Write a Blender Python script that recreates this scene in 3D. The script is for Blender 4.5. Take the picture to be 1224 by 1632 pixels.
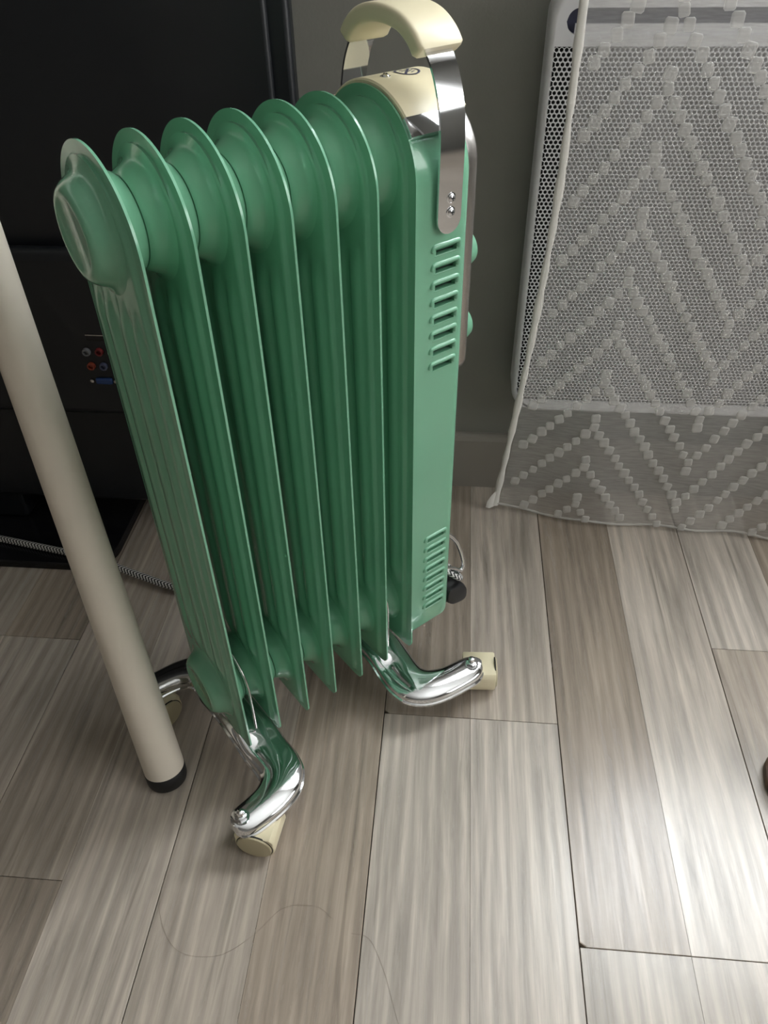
import bpy, bmesh, math, random
from mathutils import Vector, Matrix
random.seed(7)
PI = math.pi
for o in list(bpy.data.objects):
    bpy.data.objects.remove(o)
scene = bpy.context.scene
C = scene.collection

# ------------------------------------------------------------------ camera
cam_d = bpy.data.cameras.new('camera')
cam = bpy.data.objects.new('camera', cam_d)
C.objects.link(cam)
FPX = 1240.0
cam_d.lens = FPX * 36.0 / 1632.0
cam_d.sensor_width = 36.0
cam_d.clip_start = 0.02


def vray(px):
    return Vector((px[0] - 612.0, -(px[1] - 816.0), -FPX)).normalized()


UP = -vray((642, 2257))                      # vertical vanishing point
YA = vray((752, -260))                       # vanishing point of the plank seams
YA = (YA - UP * YA.dot(UP)).normalized()
XA = YA.cross(UP)
RM = Matrix((XA, YA, UP))                    # camera axes -> world axes
cam.matrix_world = Matrix.Translation((0, 0, 0.8)) @ RM.to_4x4()
scene.camera = cam

# ------------------------------------------------------------------ colour management, light
vs = scene.view_settings
vs.view_transform = 'Standard'
vs.look = 'None'
vs.gamma = 1.0
vs.use_curve_mapping = False
vs.exposure = 0.22
YW = 1.0116                                  # inner face of the window wall
XR, XL, YF, ZC = 2.3, -1.9, -2.2, 2.5        # other walls, ceiling

world = bpy.data.worlds.new('world')
scene.world = world
world.use_nodes = True
world.node_tree.nodes['Background'].inputs['Color'].default_value = (0.75, 0.85, 1.0, 1)
world.node_tree.nodes['Background'].inputs['Strength'].default_value = 1.0


def area(name, loc, rot, sx, sy, power, col):
    d = bpy.data.lights.new(name, 'AREA')
    d.shape = 'RECTANGLE'
    d.size, d.size_y, d.energy, d.color = sx, sy, power, col
    o = bpy.data.objects.new(name, d)
    C.objects.link(o)
    o.location, o.rotation_euler = loc, rot
    return o


WX0, WX1, WZ0, WZ1 = 0.36, 1.26, 0.90, 2.05  # window above the wall heater
RY0, RY1 = -1.1, 0.5                         # window in the right wall
area('daylight_window', ((WX0 + WX1) / 2, YW + 0.11, (WZ0 + WZ1) / 2), (-PI / 2, 0, 0), WX1 - WX0, WZ1 - WZ0, 105, (0.93, 0.97, 1.0))
area('daylight_side_window', (XR + 0.11, (RY0 + RY1) / 2, 1.45), (PI / 2, 0, PI / 2), RY1 - RY0, 1.3, 31, (1.0, 0.97, 0.93))


# ------------------------------------------------------------------ helpers
def s2l(r, g, b):
    def f(c):
        c /= 255.0
        return c / 12.92 if c <= 0.04045 else ((c + 0.055) / 1.055) ** 2.4
    return (f(r), f(g), f(b), 1)


def mat(name, col, rough=0.5, metal=0.0, coat=0.0, spec=0.5, bump=None):
    m = bpy.data.materials.new(name)
    m.use_nodes = True
    nt = m.node_tree
    b = nt.nodes['Principled BSDF']
    b.inputs['Base Color'].default_value = col
    b.inputs['Roughness'].default_value = rough
    b.inputs['Metallic'].default_value = metal
    b.inputs['Coat Weight'].default_value = coat
    b.inputs['Coat Roughness'].default_value = 0.08
    b.inputs['Specular IOR Level'].default_value = spec
    # slight procedural wear so that no surface is perfectly flat in colour
    tc = nt.nodes.new('ShaderNodeTexCoord')
    nz = nt.nodes.new('ShaderNodeTexNoise')
    nz.inputs['Scale'].default_value = 14
    nz.inputs['Detail'].default_value = 4
    nt.links.new(tc.outputs['Object'], nz.inputs['Vector'])
    mr = nt.nodes.new('ShaderNodeMapRange')
    mr.inputs['To Min'].default_value = 0.94
    mr.inputs['To Max'].default_value = 1.06
    nt.links.new(nz.outputs['Fac'], mr.inputs['Value'])
    mx = nt.nodes.new('ShaderNodeMix')
    mx.data_type = 'RGBA'
    mx.blend_type = 'MULTIPLY'
    mx.inputs['Factor'].default_value = 1
    mx.inputs['A'].default_value = col
    nt.links.new(mr.outputs['Result'], mx.inputs['B'])
    nt.links.new(mx.outputs['Result'], b.inputs['Base Color'])
    if bump:
        n2 = nt.nodes.new('ShaderNodeTexNoise')
        n2.inputs['Scale'].default_value = bump[0]
        n2.inputs['Detail'].default_value = 3
        nt.links.new(tc.outputs['Object'], n2.inputs['Vector'])
        bp = nt.nodes.new('ShaderNodeBump')
        bp.inputs['Strength'].default_value = bump[1]
        bp.inputs['Distance'].default_value = bump[2]
        nt.links.new(n2.outputs['Fac'], bp.inputs['Height'])
        nt.links.new(bp.outputs['Normal'], b.inputs['Normal'])
    return m


class MB:
    """collects shapes that become ONE mesh object"""

    def __init__(self):
        self.v, self.f, self.mi, self.uv = [], [], [], []

    def face(self, idx, m=0, uv=None):
        self.f.append(tuple(idx))
        self.mi.append(m)
        self.uv.append(uv)

    def box(self, a, b, m=0):
        n = len(self.v)
        for z in (a[2], b[2]):
            self.v += [(a[0], a[1], z), (b[0], a[1], z), (b[0], b[1], z), (a[0], b[1], z)]
        for q in ((3, 2, 1, 0), (4, 5, 6, 7), (0, 1, 5, 4), (1, 2, 6, 5), (2, 3, 7, 6), (3, 0, 4, 7)):
            self.face([n + i for i in q], m)
        return self

    def loops(self, rings, cap0=True, cap1=True, m=0, close=True, skip=None):
        """bridge rings of equal length"""
        n = len(self.v)
        k = len(rings[0])
        for r in rings:
            self.v += [tuple(p) for p in r]
        for i in range(len(rings) - 1):
            for j in range(k if close else k - 1):
                if skip and skip(i, j):
                    continue
                j2 = (j + 1) % k
                self.face((n + i * k + j, n + i * k + j2, n + (i + 1) * k + j2, n + (i + 1) * k + j), m,
                          ((j / k, i), ((j + 1) / k, i), ((j + 1) / k, i + 1), (j / k, i + 1)))
        if cap0:
            self.face([n + j for j in range(k)][::-1], m)
        if cap1:
            self.face([n + (len(rings) - 1) * k + j for j in range(k)], m)
        return self

    def tube(self, pts, r, n=10, cap=True, m=0):
        pts = [Vector(p) for p in pts]
        rings = []
        t0 = (pts[1] - pts[0]).normalized()
        nrm = t0.orthogonal().normalized()
        dist = 0.0
        ds = []
        for i, p in enumerate(pts):
            if i == 0:
                t = t0
            elif i == len(pts) - 1:
                t = (pts[i] - pts[i - 1]).normalized()
            else:
                t = (pts[i + 1] - pts[i - 1]).normalized()
            nrm = (nrm - t * nrm.dot(t)).normalized()
            bn = t.cross(nrm)
            rr = r[i] if isinstance(r, (list, tuple)) else r
            rings.append([p + nrm * rr * math.cos(2 * PI * j / n) + bn * rr * math.sin(2 * PI * j / n) for j in range(n)])
            if i:
                dist += (pts[i] - pts[i - 1]).length
            ds.append(dist)
        f0 = len(self.f)
        self.loops(rings, cap, cap, m)
        for q in range(f0, len(self.f)):
            if self.uv[q]:
                self.uv[q] = tuple((u, ds[int(v)]) for u, v in self.uv[q])
        return self

    def lathe(self, prof, n=40, o=(0, 0, 0), ax='x', cap0=True, cap1=True, m=0):
        """prof: (position along the axis, radius)"""
        rings = []
        for d, r in prof:
            ring = []
            for j in range(n):
                a = 2 * PI * j / n
                c, s = r * math.cos(a), r * math.sin(a)
                p = {'x': (d, c, s), 'y': (c, d, s), 'z': (c, s, d)}[ax]
                ring.append((p[0] + o[0], p[1] + o[1], p[2] + o[2]))
            rings.append(ring)
        return self.loops(rings, cap0, cap1, m)

    def mesh(self, name, mats, smooth=None):
        me = bpy.data.meshes.new(name)
        me.from_pydata(self.v, [], self.f)
        for mm in (mats if isinstance(mats, (list, tuple)) else [mats]):
            me.materials.append(mm)
        for p, i in zip(me.polygons, self.mi):
            p.material_index = i
        if any(self.uv):
            ul = me.uv_layers.new(name='UVMap')
            for p, u in zip(me.polygons, self.uv):
                if u:
                    for li, c in zip(p.loop_indices, u):
                        ul.data[li].uv = c
        bm = bmesh.new()
        bm.from_mesh(me)
        bmesh.ops.recalc_face_normals(bm, faces=bm.faces)
        bm.to_mesh(me)
        bm.free()
        if smooth:
            me.shade_smooth()
            me.set_sharp_from_angle(angle=math.radians(smooth))
        return me

    def obj(self, name, mats, parent=None, smooth=None):
        return link(name, self.mesh(name, mats, smooth), parent)


def link(name, me, parent=None, loc=None):
    o = bpy.data.objects.new(name, me)
    C.objects.link(o)
    if parent:
        o.parent = parent
    if loc:
        o.location = loc
    return o


def thing(name, label, cat, loc=(0, 0, 0), rotz=0.0, group=None):
    o = bpy.data.objects.new(name, None)
    o.empty_display_size = 0.05
    C.objects.link(o)
    o.location, o.rotation_euler = loc, (0, 0, rotz)
    return tag(o, label, cat, group)


def tag(o, label, cat, group=None):
    o['label'], o['category'] = label, cat
    if group:
        o['group'] = group
    return o


def struct(o):
    o['kind'] = 'structure'
    return o


def smooth_path(pts, n=8):
    """Catmull-Rom through the points"""
    P = [Vector(p) for p in pts]
    P = [P[0] * 2 - P[1]] + P + [P[-1] * 2 - P[-2]]
    out = []
    for i in range(1, len(P) - 2):
        for k in range(n):
            t = k / n
            a, b, c, d = P[i - 1], P[i], P[i + 1], P[i + 2]
            out.append(0.5 * ((2 * b) + (c - a) * t + (2 * a - 5 * b + 4 * c - d) * t * t + (3 * b - a - 3 * c + d) * t ** 3))
    out.append(P[-2])
    return out


def sstep(a, b, x):
    t = min(1.0, max(0.0, (x - a) / (b - a)))
    return t * t * (3 - 2 * t)


# ------------------------------------------------------------------ materials
GREEN = mat('mint_enamel', s2l(116, 176, 144), 0.25, 0, 0.5)
CREAM = mat('cream_plastic', s2l(226, 216, 184), 0.38)
CREAM_D = mat('cream_wheel_disc', s2l(190, 180, 148), 0.45)
CHROME = mat('chrome', (0.80, 0.81, 0.83, 1), 0.07, 1.0)
STEEL = mat('brushed_steel', (0.62, 0.60, 0.58, 1), 0.24, 1.0)
DARK = mat('dark_gap', (0.006, 0.007, 0.007, 1), 0.7)
RUBBER = mat('black_rubber', (0.012, 0.012, 0.013, 1), 0.5)
TVBLACK = mat('black_tv_plastic', (0.009, 0.011, 0.014, 1), 0.38, bump=(900, 0.15, 0.0004))
TVGLOSS = mat('black_gloss_base', (0.008, 0.008, 0.010, 1), 0.2)
PRINT = mat('navy_print', s2l(70, 72, 92), 0.5)
WHITE = mat('white_enamel', s2l(240, 240, 243), 0.4)
WALLM = mat('dark_grey_paint', s2l(138, 137, 130), 0.75, bump=(260, 0.25, 0.0008))
ROOMM = mat('grey_wall_paint', s2l(112, 110, 104), 0.8, bump=(200, 0.2, 0.0008))
CEILM = mat('white_ceiling_paint', s2l(214, 213, 209), 0.85)
BASEM = mat('grey_baseboard', s2l(150, 145, 137), 0.5)
LEGM = mat('cream_lacquer', s2l(226, 217, 202), 0.5, bump=(500, 0.1, 0.0004))
TABM = mat('white_laminate', s2l(215, 212, 205), 0.5)
BROWN = mat('brown_leather', s2l(60, 42, 32), 0.5)
SOLE = mat('dark_sole', s2l(96, 74, 56), 0.6)
FRAMEM = mat('window_frame_paint', s2l(235, 235, 232), 0.4)
HEM = mat('cotton_hem', s2l(232, 230, 224), 0.9)
HAIRM = mat('hair', s2l(140, 125, 110), 0.6)


def braid_mat():
    m = bpy.data.materials.new('braided_cord')
    m.use_nodes = True
    nt = m.node_tree
    b = nt.nodes['Principled BSDF']
    b.inputs['Roughness'].default_value = 0.8
    uv = nt.nodes.new('ShaderNodeUVMap')
    sx = nt.nodes.new('ShaderNodeSeparateXYZ')
    nt.links.new(uv.outputs['UV'], sx.inputs[0])

    def math_n(op, a, bb):
        n = nt.nodes.new('ShaderNodeMath')
        n.operation = op
        for i, q in enumerate((a, bb)):
            if q is None:
                continue
            if isinstance(q, (int, float)):
                n.inputs[i].default_value = q
            else:
                nt.links.new(q, n.inputs[i])
        return n.outputs[0]
    tri = math_n('PINGPONG', math_n('MULTIPLY', sx.outputs[0], 3.0), 0.5)      # zigzag around the cord
    ph = math_n('ADD', math_n('MULTIPLY', sx.outputs[1], 190.0), math_n('MULTIPLY', tri, 1.6))
    fr = math_n('FRACT', ph, None)
    st = math_n('GREATER_THAN', fr, 0.48)
    cr = nt.nodes.new('ShaderNodeMix')
    cr.data_type = 'RGBA'
    cr.inputs['A'].default_value = (0.012, 0.012, 0.014, 1)
    cr.inputs['B'].default_value = (0.62, 0.61, 0.59, 1)
    nt.links.new(st, cr.inputs['Factor'])
    nt.links.new(cr.outputs['Result'], b.inputs['Base Color'])
    return m


BRAID = braid_mat()


def floor_mat():
    m = bpy.data.materials.new('washed_oak_vinyl')
    m.use_nodes = True
    nt = m.node_tree
    N, Lk = nt.nodes, nt.links
    b = N['Principled BSDF']
    tc = N.new('ShaderNodeTexCoord')
    oi = N.new('ShaderNodeObjectInfo')
    off = N.new('ShaderNodeVectorMath')
    off.operation = 'SCALE'
    off.inputs[0].default_value = (13.0, 31.0, 7.0)
    Lk.new(oi.outputs['Random'], off.inputs['Scale'])
    add = N.new('ShaderNodeVectorMath')
    add.operation = 'ADD'
    Lk.new(tc.outputs['Object'], add.inputs[0])
    Lk.new(off.outputs[0], add.inputs[1])

    def scaled(v):
        n = N.new('ShaderNodeVectorMath')
        n.operation = 'MULTIPLY'
        Lk.new(add.outputs[0], n.inputs[0])
        n.inputs[1].default_value = v
        return n.outputs[0]

    def noise(v, sc, det, rough=0.6, dist=0.0):
        n = N.new('ShaderNodeTexNoise')
        Lk.new(scaled(v), n.inputs['Vector'])
        n.inputs['Scale'].default_value = sc
        n.inputs['Detail'].default_value = det
        n.inputs['Roughness'].default_value = rough
        n.inputs['Distortion'].default_value = dist
        return n.outputs['Fac']

    def rng(x, a, bb, c, d):
        n = N.new('ShaderNodeMapRange')
        Lk.new(x, n.inputs['Value'])
        for k, q in zip(('From Min', 'From Max', 'To Min', 'To Max'), (a, bb, c, d)):
            n.inputs[k].default_value = q
        return n.outputs['Result']

    def mul(x, y):
        n = N.new('ShaderNodeMath')
        n.operation = 'MULTIPLY'
        Lk.new(x, n.inputs[0])
        Lk.new(y, n.inputs[1])
        return n.outputs[0]
    broad = noise((17, 1.9, 1), 1.0, 4, 0.58, 1.4)           # wide darker/lighter bands in a stave
    fine = noise((150, 6.0, 1), 1.0, 5, 0.65, 0.5)          # fine pores along the board
    wv = N.new('ShaderNodeTexWave')                          # growth rings
    wv.bands_direction = 'X'
    Lk.new(scaled((1, 0.09, 1)), wv.inputs['Vector'])
    wv.inputs['Scale'].default_value = 20
    wv.inputs['Distortion'].default_value = 7.0
    wv.inputs['Detail'].default_value = 3
    wv.inputs['Detail Scale'].default_value = 1.2
    dark = noise((70, 3.2, 1), 1.0, 4, 0.7, 0.8)             # sparse dark streaks
    f1 = rng(broad, 0.28, 0.72, 0.70, 1.18)
    f2 = rng(fine, 0.28, 0.72, 0.70, 1.20)
    f3 = rng(wv.outputs['Fac'], 0.0, 1.0, 0.86, 1.06)
    f4 = rng(dark, 0.58, 0.76, 1.0, 0.62)
    tot = mul(mul(f1, f2), mul(f3, f4))
    mx = N.new('ShaderNodeMix')
    mx.data_type = 'RGBA'
    mx.blend_type = 'MULTIPLY'
    mx.inputs['Factor'].default_value = 1
    Lk.new(oi.outputs['Color'], mx.inputs['A'])
    Lk.new(tot, mx.inputs['B'])
    Lk.new(mx.outputs['Result'], b.inputs['Base Color'])
    b.inputs['Specular IOR Level'].default_value = 0.52
    Lk.new(rng(fine, 0.2, 0.8, 0.32, 0.20), b.inputs['Roughness'])
    bp = N.new('ShaderNodeBump')
    bp.inputs['Strength'].default_value = 0.25
    bp.inputs['Distance'].default_value = 0.0004
    Lk.new(mul(f2, f3), bp.inputs['Height'])
    Lk.new(bp.outputs['Normal'], b.inputs['Normal'])
    return m


FLOORM = floor_mat()


def sheer_mat(name, alpha, col):
    m = bpy.data.materials.new(name)
    m.use_nodes = True
    nt = m.node_tree
    N, Lk = nt.nodes, nt.links
    out = N['Material Output']
    N.remove(N['Principled BSDF'])
    df, tl, tr = N.new('ShaderNodeBsdfDiffuse'), N.new('ShaderNodeBsdfTranslucent'), N.new('ShaderNodeBsdfTransparent')
    df.inputs['Color'].default_value = tl.inputs['Color'].default_value = col
    m1, m2 = N.new('ShaderNodeMixShader'), N.new('ShaderNodeMixShader')
    m1.inputs[0].default_value = 0.4
    Lk.new(df.outputs[0], m1.inputs[1])
    Lk.new(tl.outputs[0], m1.inputs[2])
    tc = N.new('ShaderNodeTexCoord')
    vm = N.new('ShaderNodeVectorMath')
    vm.operation = 'MULTIPLY'
    vm.inputs[1].default_value = (50, 50, 420)
    Lk.new(tc.outputs['Object'], vm.inputs[0])
    nz = N.new('ShaderNodeTexNoise')                         # slubs of the weave
    nz.inputs['Scale'].default_value = 1.0
    nz.inputs['Detail'].default_value = 3
    Lk.new(vm.outputs[0], nz.inputs['Vector'])
    mr = N.new('ShaderNodeMapRange')
    mr.inputs['From Min'].default_value, mr.inputs['From Max'].default_value = 0.3, 0.7
    mr.inputs['To Min'].default_value, mr.inputs['To Max'].default_value = alpha - 0.05, alpha + 0.05
    Lk.new(nz.outputs['Fac'], mr.inputs['Value'])
    Lk.new(mr.outputs['Result'], m2.inputs[0])
    Lk.new(tr.outputs[0], m2.inputs[1])
    Lk.new(m1.outputs[0], m2.inputs[2])
    Lk.new(m2.outputs[0], out.inputs['Surface'])
    return m


SHEER = sheer_mat('sheer_cotton', 0.36, s2l(240, 239, 237))
TUFT = sheer_mat('tuft_cotton', 0.60, s2l(244, 243, 240))


def pane_mat():
    m = bpy.data.materials.new('window_glass')
    m.use_nodes = True
    nt = m.node_tree
    N, Lk = nt.nodes, nt.links
    N.remove(N['Principled BSDF'])
    tr, gl, mx = N.new('ShaderNodeBsdfTransparent'), N.new('ShaderNodeBsdfGlossy'), N.new('ShaderNodeMixShader')
    gl.inputs['Roughness'].default_value = 0.02
    mx.inputs[0].default_value = 0.06
    Lk.new(tr.outputs[0], mx.inputs[1])
    Lk.new(gl.outputs[0], mx.inputs[2])
    Lk.new(mx.outputs[0], N['Material Output'].inputs['Surface'])
    return m


PANE = pane_mat()

# ------------------------------------------------------------------ room shell
TH = 0.12


def wall_back():
    m = MB()
    m.box((XL - TH, YW, -0.02), (WX0, YW + TH, ZC))
    m.box((WX1, YW, -0.02), (XR + TH, YW + TH, ZC))
    m.box((WX0, YW, -0.02), (WX1, YW + TH, WZ0))
    m.box((WX0, YW, WZ1), (WX1, YW + TH, ZC))
    return struct(m.obj('wall_back', WALLM))


wall_back()
m = MB()
m.box((XR, YF, -0.02), (XR + TH, RY0, ZC))
m.box((XR, RY1, -0.02), (XR + TH, YW, ZC))
m.box((XR, RY0, -0.02), (XR + TH, RY1, 0.8))
m.box((XR, RY0, 2.1), (XR + TH, RY1, ZC))
struct(m.obj('wall_right', ROOMM))
struct(MB().box((XL - TH, YF, -0.02), (XL, YW, ZC)).obj('wall_left', ROOMM))
struct(MB().box((XL - TH, YF - TH, -0.02), (XR + TH, YF, ZC)).obj('wall_front', ROOMM))
struct(MB().box((XL - TH, YF - TH, ZC), (XR + TH, YW + TH, ZC + 0.1)).obj('ceiling', CEILM))


def window(name, along, a0, a1, z0, z1, pos):
    """frame, one mullion, two panes and a sill; along = 'x' or 'y'"""
    def bx(mm, p, q, d0, d1, zz0, zz1):
        if along == 'x':
            mm.box((p, pos + d0, zz0), (q, pos + d1, zz1))
        else:
            mm.box((pos + d0, p, zz0), (pos + d1, q, zz1))
    t = 0.05
    f = MB()
    bx(f, a0, a0 + t, 0.03, 0.08, z0, z1)
    bx(f, a1 - t, a1, 0.03, 0.08, z0, z1)
    bx(f, a0 + t, a1 - t, 0.03, 0.08, z0, z0 + t)
    bx(f, a0 + t, a1 - t, 0.03, 0.08, z1 - t, z1)
    o = struct(f.obj(name, FRAMEM))
    mid = (a0 + a1) / 2
    g = MB()
    bx(g, mid - 0.03, mid + 0.03, 0.03, 0.08, z0 + t, z1 - t)
    g.obj('mullion', FRAMEM, o)
    for p, q in ((a0 + t, mid - 0.03), (mid + 0.03, a1 - t)):
        h = MB()
        bx(h, p, q, 0.053, 0.057, z0 + t, z1 - t)
        h.obj('pane', PANE, o)
    s = MB()
    bx(s, a0, a1, 0.0, 0.03, z0, z0 + 0.02)
    s.obj('window_sill', FRAMEM, o)


window('window_1', 'x', WX0, WX1, WZ0, WZ1, YW)
window('window_2', 'y', RY0, RY1, 0.8, 2.1, XR)

bb = MB()
prof = [(0, 0.0), (-0.013, 0.0), (-0.013, 0.090), (-0.010, 0.097), (-0.005, 0.099), (0, 0.099)]
bb.loops([[(x, YW + d, z) for d, z in prof] for x in (XL, XR)])
struct(bb.obj('baseboard_back', BASEM))

# ------------------------------------------------------------------ floor of vinyl planks
floor = struct(MB().box((XL, YF, -0.05), (XR, YW, -0.008)).obj('floor', DARK))
EDGE = [-0.0595 + 0.10385 * k for k in range(-18, 23)]
EDGE = [e for e in EDGE]


def tone(v, warm=0.0):
    # v = sRGB brightness of the stave, warm adds brown
    return s2l(v + 5 + warm * 4, v - 4 - warm * 1, v - 15 - warm * 5)


JOINT = {0: 0.553, 1: 0.553, 2: 0.305, 3: 0.305, 4: 0.683, 5: 0.683, -1: 1.30, -2: 1.10, -3: -0.18, -4: 0.327, -5: 0.638, -6: 0.638}
TONES = {(0, 0): (184, .1), (0, 1): (154, .6), (1, 0): (197, .1), (1, 1): (182, .3), (2, 0): (176, 0), (2, 1): (152, .8),
         (3, 0): (180, .2), (3, 1): (192, .3), (4, 1): (196, .1), (4, 0): (172, .5), (-1, 0): (158, .9), (-2, 0): (176, .4),
         (-3, 1): (178, .3), (-4, 1): (172, .5), (-4, 0): (150, .6), (-5, 0): (172, .3), (-5, 1): (150, .8), (-3, 0): (170, .5)}
LEN = 1.22


def plank(x0, x1, y0, y1, seam_l, seam_r, col, chip=False):
    g, gs = 0.0005, 0.00018
    xa, xb = x0 + (g if seam_l else gs), x1 - (g if seam_r else gs)
    ya, yb = y0 + g * 0.6, y1 - g * 0.6
    cx, cy = (xa + xb) / 2, (ya + yb) / 2
    c = 0.0004
    m = MB()
    low = [(xa, ya), (xb, ya), (xb, yb), (xa, yb)]
    top = [(xa + (c if seam_l else 0), ya + c), (xb - (c if seam_r else 0), ya + c), (xb - (c if seam_r else 0), yb - c), (xa + (c if seam_l else 0), yb - c)]
    if chip:                                     # a corner of the board has broken off
        low = [(xa + 0.006, ya), (xb, ya), (xb, yb), (xa, yb), (xa, ya + 0.004)]
        top = [(xa + 0.007, ya + c), top[1], top[2], top[3], (xa + c, ya + 0.005)]
    m.loops([[(x - cx, y - cy, -0.008) for x, y in low], [(x - cx, y - cy, -c) for x, y in low], [(x - cx, y - cy, 0.0) for x, y in top]])
    o = m.obj('plank', FLOORM, floor)
    o.location = (cx, cy, 0)
    o.color = col


rf = random.Random(3)
for k in range(-18, 22):
    x0, x1 = -0.0595 + 0.10385 * k, -0.0595 + 0.10385 * (k + 1)
    x0, x1 = max(x0, XL), min(x1, XR)
    if x1 - x0 < 0.01:
        continue
    j = JOINT.get(k, rf.uniform(-0.2, 1.0) if k % 2 == 0 else None)
    if j is None:
        j = JOINT.get(k - 1, 0.3)
    JOINT.setdefault(k, j)
    ys = [j]
    while ys[-1] < YW:
        ys.append(ys[-1] + LEN)
    while ys[0] > YF:
        ys.insert(0, ys[0] - LEN)
    for a, b in zip(ys[:-1], ys[1:]):
        seg = round((a - j) / LEN) + 1           # 1 = piece beyond the joint, 0 = piece on the camera side
        a2, b2 = max(a, YF), min(b, YW)
        if b2 - a2 < 0.02:
            continue
        t = TONES.get((k, seg), (rf.uniform(158, 190), rf.uniform(0, 0.8)))
        plank(x0, x1, a2, b2, k % 2 == 0, k % 2 == 1, tone(*t), chip=(k, seg) in ((2, 1), (0, 1)))

# ------------------------------------------------------------------ the oil radiator
ANG = 0.7474
heater = thing('oil_radiator', 'mint green oil filled radiator with seven fins, cream handle and chrome feet', 'heater', (-0.2504, 0.4690, 0), ANG)
# local x runs along the fins, local y = -w (w points to the camera's right), z up
BODY_S, BODY_L, BODY_Z = 1.0182, -0.0061, -0.0143     # the fin pack sits on the feet
HW, ZT, ZB, L0, PIT = 0.0591, 0.6678, 0.0891, 0.0337, 0.03565
ZCEN = ZT - HW
ZLOW = 0.149
ZHUB = ZCEN + 0.006
FT = 0.0009                                      # half thickness of the pressed rim


def half_w(z):
    if z > ZCEN:
        return math.sqrt(max(0.0, HW * HW - (z - ZCEN) ** 2))
    r = 0.011
    if z < ZB + r:
        return HW - r + math.sqrt(max(0.0, r * r - (ZB + r - z) ** 2))
    return HW


def rim_dist(w, z):
    if z > ZCEN:
        return HW - math.hypot(w, z - ZCEN)
    return min(HW - abs(w), (z - ZB) * 1.0)


def relief(w, z):
    d = rim_dist(w, z)
    h = 0.0030 * sstep(0.0085, 0.0125, d)
    # two vertical oil channels pressed between the hubs
    mask = sstep(ZLOW + 0.035, ZLOW + 0.062, z) * (1 - sstep(ZCEN - 0.062, ZCEN - 0.035, z))
    a = abs(w)
    ch = sstep(0.0040, 0.0105, a) * (1 - sstep(0.0160, 0.0225, a)) + 0.8 * sstep(0.0245, 0.0305, a) * (1 - sstep(0.0350, 0.0415, a))
    return h + 0.0034 * ch * mask


def fin_mesh():
    zs = [ZCEN + HW * math.sin(t) for t in [PI / 2 * (1 - i / 22) for i in range(22)]]
    zs[0] = ZCEN + HW * 0.9999
    zs += [ZCEN - (ZCEN - ZB - 0.02) * i / 60 for i in range(61)]
    zs += [ZB + 0.02 - 0.02 * i / 10 for i in range(1, 11)]
    base = [-1, -0.985, -0.93, -0.86, -0.84, -0.81, -0.785, -0.75] + [-0.70 + 0.035 * i for i in range(41)] + [0.75, 0.785, 0.81, 0.84, 0.86, 0.93, 0.985, 1]
    m = MB()
    n = len(base)
    for side in (-1, 1):
        for z in zs:
            hw = half_w(z)
            for s in base:
                w = s * hw
                m.v.append((side * (FT + relief(w, z)), -w, z))
    R = len(zs)
    for side in (0, 1):
        o = side * R * n
        for i in range(R - 1):
            for j in range(n - 1):
                m.face((o + i * n + j, o + i * n + j + 1, o + (i + 1) * n + j + 1, o + (i + 1) * n + j))
    o = R * n
    for i in range(R - 1):                       # rim edge
        for j in (0, n - 1):
            m.face((i * n + j, (i + 1) * n + j, o + (i + 1) * n + j, o + i * n + j))
    for i in (0, R - 1):
        for j in range(n - 1):
            m.face((i * n + j, i * n + j + 1, o + i * n + j + 1, o + i * n + j))
    return m.mesh('fin', GREEN, 38)


def hub_mesh(end):
    h = PIT / 2
    side = [(0.0030, 0.0450), (0.0036, 0.0425), (0.0048, 0.0396), (0.0064, 0.0374), (0.0080, 0.0360), (0.0105, 0.0345), (0.0140, 0.0326), (0.0162, 0.0312), (h - 0.0004, 0.0298)]
    prof = [(d, r) for d, r in side[::-1]]
    right = [(d, r) for d, r in side]
    left = [(-d, r) for d, r in prof]
    if end:                                      # closed end boss of the first fin
        left = [(-h - 0.0002, 0.0), (-h - 0.0002, 0.0215), (-h - 0.0010, 0.0232), (-h - 0.0012, 0.0262), (-h - 0.0006, 0.0284), (-0.0166, 0.0305)] + left[2:]
    m = MB()
    m.lathe(left + right, 56, cap0=not end, cap1=True)
    return m.mesh('hub', GREEN, 28)


FIN, HUB, HUBE = fin_mesh(), hub_mesh(False), hub_mesh(True)
for i in range(7):
    f = link('fin', FIN, heater, (L0 + PIT * i, 0, 0))
    for z in (ZHUB, ZLOW):
        link('hub', HUBE if i == 0 else HUB, f, (0, 0, z))

# housing of the heater's controls, with pressed louvres on the side facing the camera
BX0, BX1 = 0.2505, 0.3090
HB = 0.0560
LS0, LS1 = 0.2705, 0.2925
SH = 0.0052
slots = [(0.5542 - 0.0149 * i) for i in range(8)] + [(0.2440 - 0.01455 * i) for i in range(8)]
ZBX = 0.1080


def house_ring(l):
    r = 0.013
    d = 0.0
    if l > BX1 - r:
        t = min(1.0, (l - (BX1 - r)) / r)
        d = r * (1 - math.sqrt(max(0.0, 1 - t * t)))
    w = HB - d
    pts = []
    zc = ZCEN - 0.003
    for t in [PI - PI * i / 30 for i in range(31)]:
        pts.append((w * math.cos(t), zc + w * math.sin(t)))
    zz = []
    for s in slots:
        zz += [s + SH / 2, s - SH / 2]
    for z in sorted(zz, reverse=True):
        pts.append((w, z))
    zb = ZBX + d
    rb = 0.010
    for i in range(7):
        t = -PI / 2 * i / 6
        pts.append((w - rb + rb * math.cos(t), zb + rb + rb * math.sin(t)))
    for i in range(7):
        t = -PI / 2 - PI / 2 * i / 6
        pts.append((-w + rb + rb * math.cos(t), zb + rb + rb * math.sin(t)))
    return [(l, -a, b) for a, b in pts]


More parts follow.
